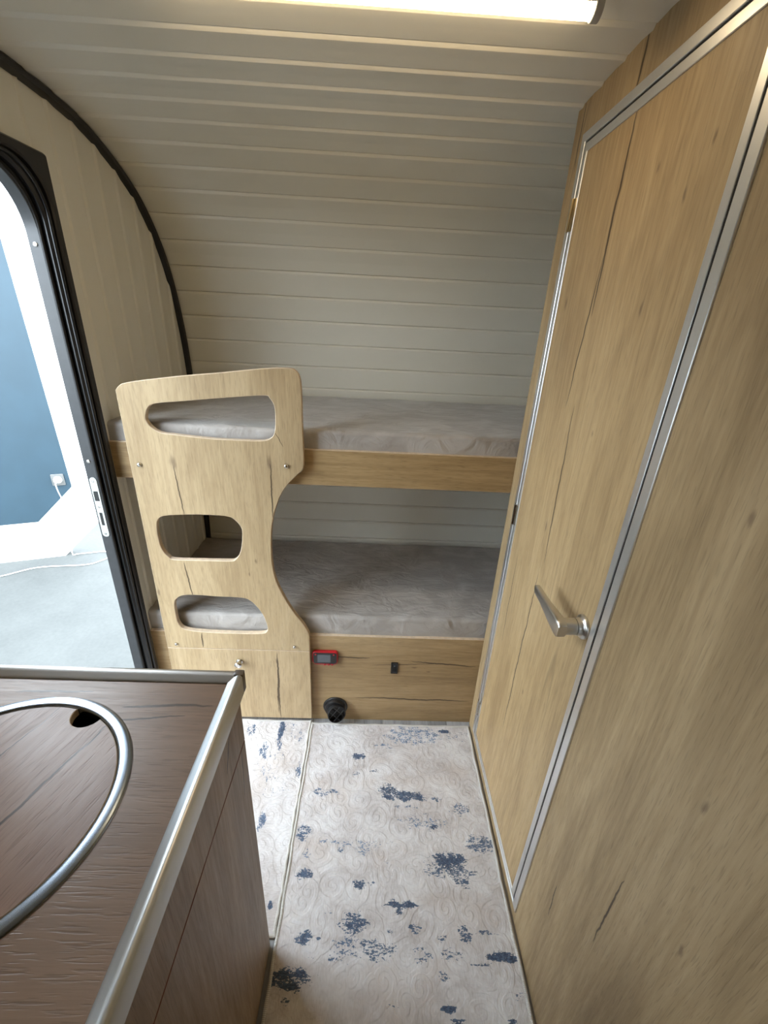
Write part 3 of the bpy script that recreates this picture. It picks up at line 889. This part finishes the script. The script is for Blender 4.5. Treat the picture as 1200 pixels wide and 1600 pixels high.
def unwrap(a, ref):
    while a - ref > math.pi: a -= 2 * math.pi
    while a - ref < -math.pi: a += 2 * math.pi
    return a
a0, a1_ = unwrap(a0, mid), unwrap(a1_, mid)
for k in range(1, 14):
    a = a0 + (a1_ - a0) * k / 14
    pts.append((nc.x + nr * math.cos(a), nc.y + nr * math.sin(a)))
# lid is built turned so that its own local Y runs along the grain
rot = ga - math.pi / 2
cr_, sr_ = math.cos(-rot), math.sin(-rot)
lp = [(x * cr_ - y * sr_, x * sr_ + y * cr_) for x, y in pts]
OAK_LID = oak('oak_lid', 'Y', 'X', (0.205, 0.118, 0.082), (0.275, 0.170, 0.120), (0.335, 0.215, 0.154), seed=61.0, auto=0.0, streak=1.2, rough=.34, spec=.5, bump=.28, cracks=[(.055, -.19, .055, .19, .0022), (-.05, -.19, -.045, .19, .0012)])
bm = plate(new(), [lp], fZ, .0012, -.012, .0012)
lid = finish('sink_lid', bm, [OAK_LID, M_BAND], None, (0, 0, 0))
lid.location = (SC.x, SC.y, TZ)
lid.rotation_euler = (0, 0, rot)
tag(lid, 'round wooden sink lid with a thumb notch', 'lid')

# ------------------------------------------------------------------ rugs
def rug_mat(name, stretch, seed):
    t = NT(name)
    P = t.coords()
    S = lambda a, b: t.vec(P, (a, b, 1.0) if stretch == 'X' else (b, a, 1.0), (seed, seed * .7, 0))
    mottle = t.noise(S(7, 10), 1.0, 4.0, 0.65)
    thread = t.noise(S(300, 70), 1.0, 1.0)
    col = t.ramp(t.math('ADD', t.math('MULTIPLY', mottle, .75), t.math('MULTIPLY', thread, .25)),
                 [(0.34, (0.480, 0.440, 0.430)), (0.5, (0.640, 0.610, 0.610)), (0.64, (0.745, 0.730, 0.735))])
    cloud = t.noise(S(3.0, 5.0), 1.0, 3.0, 0.6)
    col = t.mix(t.smooth(cloud, 0.50, 0.68, 0.0, 0.55), col, (0.56, 0.49, 0.45))
    at = t.n('Attribute', attribute_name='ink')
    g, pale = at.outputs['Color'], None
    sp = t.n('SeparateColor'); t.link(at.outputs['Color'], sp.inputs[0])
    g, pale = sp.outputs[0], sp.outputs[1]
    # distressed ink: streaky flecks that thicken inside the printed patches
    ink = t.noise(S(34, 75), 1.0, 3.0, 0.75)
    fleck = t.noise(S(130, 230), 1.0, 2.0, 0.7)
    inkv = t.math('ADD', t.math('MULTIPLY', ink, .5), t.math('MULTIPLY', fleck, .5))
    th = t.math('SUBTRACT', 0.69, t.math('MULTIPLY', g, 0.245))
    m = t.smooth(t.math('SUBTRACT', inkv, th), -0.012, 0.04)
    navy = t.mix(pale, t.mix(t.smooth(fleck, 0.40, 0.62), (0.014, 0.034, 0.085), (0.060, 0.110, 0.190)), (0.150, 0.220, 0.340))
    col = t.mix(t.math('MULTIPLY', m, 0.92), col, navy)
    # embossed scrolls: a spiral round each cell centre
    def spiral(scale, turns):
        vo = t.n('TexVoronoi', voronoi_dimensions='2D')
        wv = t.n('VectorMath', operation='ADD')
        nz = t.n('TexNoise'); t.link(P, nz.inputs['Vector']); nz.inputs['Scale'].default_value = 7.0; nz.inputs['Detail'].default_value = 0.0
        ns = t.n('VectorMath', operation='SCALE'); t.link(nz.outputs['Color'], ns.inputs[0]); ns.inputs['Scale'].default_value = 0.05
        t.link(P, wv.inputs[0]); t.link(ns.outputs[0], wv.inputs[1])
        t.link(wv.outputs[0], vo.inputs['Vector']); vo.inputs['Scale'].default_value = scale
        df = t.n('VectorMath', operation='SUBTRACT')
        t.link(wv.outputs[0], df.inputs[0]); t.link(vo.outputs['Position'], df.inputs[1])
        sx = t.n('SeparateXYZ'); t.link(df.outputs[0], sx.inputs[0])
        ang = t.math('ARCTAN2', sx.outputs[1], sx.outputs[0])
        return t.math('SINE', t.math('ADD', t.math('MULTIPLY', vo.outputs['Distance'], turns), ang))
    h = t.math('ADD', t.smooth(spiral(15.0, 17.0), -0.5, 0.6), t.math('MULTIPLY', t.smooth(spiral(38.0, 9.0), -0.3, 0.8), 0.35))
    h = t.math('ADD', h, t.math('MULTIPLY', thread, .4))
    t.bump(h, 0.42, 0.0020)
    return t.set(col, 0.9, 0.0, **{'Sheen Weight': 0.1, 'Specular IOR Level': 0.15})
RX0, RX1, RY0, RY1 = -.2225, .457, -.55, 1.316
RUNNER_INK = [(0.217, 1.265, 0.108, 0.038, 0.8, 1),
 (0.345, 1.288, 0.023, 0.008, 1.2, 0),
 (-0.015, 1.165, 0.023, 0.015, 1.1, 0),
 (-0.022, 1.096, 0.015, 0.008, 0.9, 0),
 (0.049, 1.103, 0.015, 0.006, 0.8, 0),
 (0.087, 1.212, 0.038, 0.014, 0.7, 0.6),
 (-0.136, 1.019, 0.047, 0.012, 0.8, 0.3),
 (0.1, 1.027, 0.03, 0.024, 1, 0),
 (0.158, 1.011, 0.064, 0.017, 1.1, 0),
 (0.266, 1.001, 0.032, 0.008, 0.8, 0.3),
 (0.166, 0.971, 0.053, 0.006, 0.7, 0.5),
 (0.359, 0.969, 0.031, 0.02, 0.8, 0.5),
 (0.219, 0.922, 0.07, 0.022, 0.7, 0.8),
 (0.259, 0.904, 0.013, 0.007, 1, 0),
 (-0.188, 0.882, 0.025, 0.02, 0.9, 0.2),
 (-0.037, 0.855, 0.134, 0.007, 0.7, 0.9),
 (0.017, 0.837, 0.04, 0.015, 0.7, 0.9),
 (-0.062, 0.832, 0.012, 0.009, 0.9, 0.3),
 (0.406, 0.854, 0.044, 0.024, 0.9, 0.4),
 (0.091, 0.8, 0.009, 0.004, 0.8, 0.5),
 (-0.165, 0.819, 0.017, 0.017, 0.6, 0.7),
 (-0.169, 0.764, 0.025, 0.013, 1.1, 0.1),
 (0.286, 0.802, 0.054, 0.022, 1.15, 0),
 (0.299, 0.773, 0.073, 0.014, 0.85, 0.2),
 (0.329, 0.748, 0.024, 0.014, 0.9, 0.1),
 (0.003, 0.738, 0.018, 0.011, 1.1, 0.1),
 (0.045, 0.742, 0.018, 0.005, 0.8, 0.3),
 (0.133, 0.689, 0.047, 0.01, 1.1, 0),
 (0.124, 0.669, 0.014, 0.005, 0.9, 0),
 (-0.004, 0.646, 0.037, 0.021, 1, 0.05),
 (0.054, 0.588, 0.048, 0.02, 0.85, 0.2),
 (-0.027, 0.593, 0.033, 0.023, 0.75, 0.4),
 (-0.145, 0.612, 0.022, 0.014, 1.05, 0.1),
 (-0.103, 0.609, 0.013, 0.006, 0.8, 0.2),
 (0.169, 0.634, 0.019, 0.009, 0.9, 0.2),
 (0.314, 0.624, 0.017, 0.018, 0.95, 0.1),
 (0.372, 0.624, 0.035, 0.007, 0.85, 0.1),
 (0.409, 0.575, 0.036, 0.009, 1.4, 0),
 (0.346, 0.559, 0.028, 0.004, 1, 0),
 (0.268, 0.578, 0.033, 0.012, 0.75, 0.3),
 (0.187, 0.578, 0.024, 0.017, 0.7, 0.4),
 (0.24, 0.536, 0.016, 0.011, 0.8, 0.3),
 (-0.17, 0.53, 0.043, 0.02, 1.1, 0),
 (-0.172, 0.488, 0.011, 0.006, 1, 0),
 (0.246, 0.477, 0.019, 0.006, 1.2, 0),
 (0.432, 0.502, 0.016, 0.011, 0.7, 0.4),
 (0.096, 0.479, 0.031, 0.005, 0.5, 0.4),
 (0.263, 0.455, 0.016, 0.005, 1, 0.1),
 (0.404, 0.455, 0.012, 0.005, 1, 0.1),
 (-0.055, 0.571, 0.015, 0.008, 0.8, 0.2),
 (-0.12, 0.57, 0.014, 0.004, 0.6, 0.4),
 (0.1, 0.628, 0.009, 0.006, 0.8, 0.1),
 (0.244, 0.614, 0.012, 0.007, 0.8, 0.2),
 (-0.08, 0.669, 0.016, 0.005, 0.6, 0.4),
 (0.458, 1.278, 0.046, 0.013, 0.6, 0.5),
 (0.376, 1.263, 0.046, 0.023, 0.55, 0.8)]
RUNNER_INK += [(.0, .22, .08, .03, 1.0, .1), (.25, .12, .10, .03, .9, .2), (.38, .22, .05, .02, 1.0, 0), (-.1, .05, .07, .03, .9, .3), (.15, -.1, .1, .04, 1.0, .1), (.3, -.25, .08, .03, .9, .2)]
SMALL_INK = [(-0.345, 1.271, 0.011, 0.042, 1.3, 0), (-0.395, 1.182, 0.015, 0.033, 0.9, 0.2), (-0.336, 1.203, 0.008, 0.023, 0.9, 0.2), (-0.243, 1.097, 0.01, 0.028, 1, 0.1), (-0.339, 0.914, 0.011, 0.028, 1.1, 0.3), (-0.351, 1.133, 0.05, 0.064, 0.5, 0.6), (-0.304, 1.278, 0.054, 0.045, 0.5, 0.5), (-0.359, 1.094, 0.039, 0.035, 0.55, 0.5), (-0.258, 1.249, 0.016, 0.029, 0.6, 0.5), (-0.317, 1.034, 0.047, 0.033, 0.45, 0.6), (-0.255, 0.685, 0.006, 0.009, 1.2, 0), (-0.469, 1.274, 0.016, 0.024, 0.9, 0.2)]
def rug(name, label, x0, x1, y0, y1, mat, ink, h=.008):
    t = thing(name, label, 'rug', ((x0 + x1) / 2, (y0 + y1) / 2, 0.0))
    bm = new()
    nx, ny = int((x1 - x0) / .006), int((y1 - y0) / .006)
    lay = bm.verts.layers.float_color.new('ink')
    rnd = random.Random(5)
    ph = [(rnd.uniform(20, 160), rnd.uniform(20, 160), rnd.uniform(0, 6)) for _ in range(7)]
    g = []
    for i in range(nx + 1):
        row = []
        for j in range(ny + 1):
            x, y = x0 + .006 + (x1 - x0 - .012) * i / nx, y0 + .006 + (y1 - y0 - .012) * j / ny
            v = bm.verts.new((x, y, h - .001 + .0004 * math.sin(x * 60 + y * 47)))
            wv = sum(math.sin(a * x + b * y + c) for a, b, c in ph) * .16
            best, pale = 0.0, 0.0
            for (sx, sy, rx, ry, st, pl) in ink:
                dx, dy = (x - sx) / (rx * 1.15), (y - sy) / (ry * 1.15)
                d = dx * dx + dy * dy
                if d < 3.5:
                    q = st * max(0.0, min(1.0, 1.28 - d * .62 + wv * .5))
                    if q > best: best, pale = q, pl
            v[lay] = (best, pale, 0, 1)
            row.append(v)
        g.append(row)
    for i in range(nx):
        for j in range(ny):
            bm.faces.new((g[i][j], g[i + 1][j], g[i + 1][j + 1], g[i][j + 1]))
    box(bm, x0 + .006, x1 - .006, y0 + .006, y1 - .006, .0005, h - .003)
    finish('pile', bm, mat, t, (0, 0, 0), smooth=True)
    wob = lambda s: .0012 * math.sin(s * 23) + .0008 * math.sin(s * 51)
    for pts in ([(x0 + .004 + wob(k), y0 + (y1 - y0) * k / 40, .0052) for k in range(41)], [(x1 - .004 + wob(k + 5), y0 + (y1 - y0) * k / 40, .0052) for k in range(41)],
                [(x0 + (x1 - x0) * k / 20, y1 - .004 + wob(k + 9), .0052) for k in range(21)], [(x0 + (x1 - x0) * k / 20, y0 + .004, .0052) for k in range(21)]):
        finish('binding', tube(new(), pts, .0050, 8), M_BIND, t, smooth=True)
    return t
bn = NT('cream_binding')
_w = bn.n('TexWave', wave_type='BANDS', bands_direction='Y')
bn.link(bn.coords(), _w.inputs['Vector']); _w.inputs['Scale'].default_value = 90.0
bn.bump(_w.outputs[1], 0.6, 0.0008)
M_BIND = bn.set(bn.mix(_w.outputs[1], (0.50, 0.48, 0.45), (0.66, 0.64, 0.61)), 0.9)
rug('runner_rug', 'long cream rug with navy distressed marks beside the oak partition', RX0, RX1, RY0, RY1, rug_mat('runner_pile', 'X', 3.0), RUNNER_INK)
rug('door_mat_rug', 'small cream rug with navy flecks between cabinet and storage hatch', -.825, -.2245, .612, 1.326, rug_mat('small_rug_pile', 'Y', 9.0), SMALL_INK)

# ------------------------------------------------------------------ outside
GZ = -0.4
con = NT('concrete')
_v = con.coords()
_a = con.noise(_v, 1.4, 6.0, 0.65); _b2 = con.noise(_v, 40.0, 4.0)
con.bump(_b2, 0.3, 0.004)
con.set(con.mix(con.math('ADD', con.math('MULTIPLY', _a, .75), con.math('MULTIPLY', _b2, .25)), (0.030, 0.032, 0.031), (0.125, 0.128, 0.122)), 0.85)
bm = new()
box(bm, -16, 12, -12, 16, GZ - .2, GZ)
tag(finish('ground', bm, con.m, None, (0, 0, GZ)), 'pale concrete yard outside the entrance door', kind='structure')
WP = Vector((-3.088, 3.129, 0)); wd = Vector((.94, .342, 0)).normalized(); wn = Vector((-wd.y, wd.x, 0))
fW = lambda u, v, d: WP + wd * u + wn * d + Vector((0, 0, v))
shed = thing('outbuilding', 'white outbuilding wall with a slate blue panel on concrete', 'building', (WP.x, WP.y, GZ))
finish('white_body', plate(new(), [[(-3.2, GZ), (.4645, GZ), (.771, -.110), (.79, 2.9), (-3.2, 2.9)]], fW, 0.0, .07), [M_WHITE, M_WHITE], shed)
tag(finish('blue_panel', plate(new(), [[(-2.6, -.078), (.346, -.057), (.640, .229), (.605, 2.55), (-2.6, 2.55)]], fW, -.006, .02), [M_BLUE, M_BLUE], shed), 'slate blue inset panel')
sock = thing('wall_socket', 'pale wall socket on the slate blue panel', 'socket', fW(.563, .25, -.01))
M_PLATE = plain('grey_socket_plate', (0.13, 0.13, 0.125), 0.4)
cplate = finish('cover_plate', plate(new(), [rrect(.519, .607, .249, .345, .006, 3)], fW, -.016, -.0062, .002), [M_PLATE, M_PLATE], sock)
finish('socket_insert', lathe(new(), [(.030, 0), (.030, .003), (.026, .004)], fW(.563, .298, -.016), -wn, 28), M_WPLASTIC, cplate, smooth=True)
cable = thing('power_cable', 'white power cable plugged into the socket and trailing on concrete', 'cable', fW(.563, GZ, -.2))
finish('plug', lathe(new(), [(.024, 0), (.024, .022), (.016, .036), (.009, .042)], fW(.563, .298, -.0195), -wn, 24), M_WPLASTIC, cable, smooth=True)
cp = [fW(.563, .298, -.06), fW(.562, .285, -.085), fW(.566, .22, -.085), fW(.575, .10, -.06), fW(.568, -.05, -.05), fW(.555, -.20, -.06), fW(.548, -.34, -.10), Vector((-2.56, 3.30, GZ + .012)), Vector((-2.477, 3.334, GZ + .008)), Vector((-2.356, 3.366, GZ + .008)),
      Vector((-2.27, 3.30, GZ + .008)), Vector((-2.31, 3.20, GZ + .008)), Vector((-2.408, 3.133, GZ + .008)), Vector((-2.733, 3.071, GZ + .008)), Vector((-2.927, 2.924, GZ + .008)), Vector((-3.3, 2.7, GZ + .008)), Vector((-4.2, 2.4, GZ + .008))]
finish('cord', tube(new(), catmull(cp, 8, False), .0042, 8), M_WPLASTIC, cable, smooth=True)

for o in bpy.data.objects:
    if '_base' in o: del o['_base']
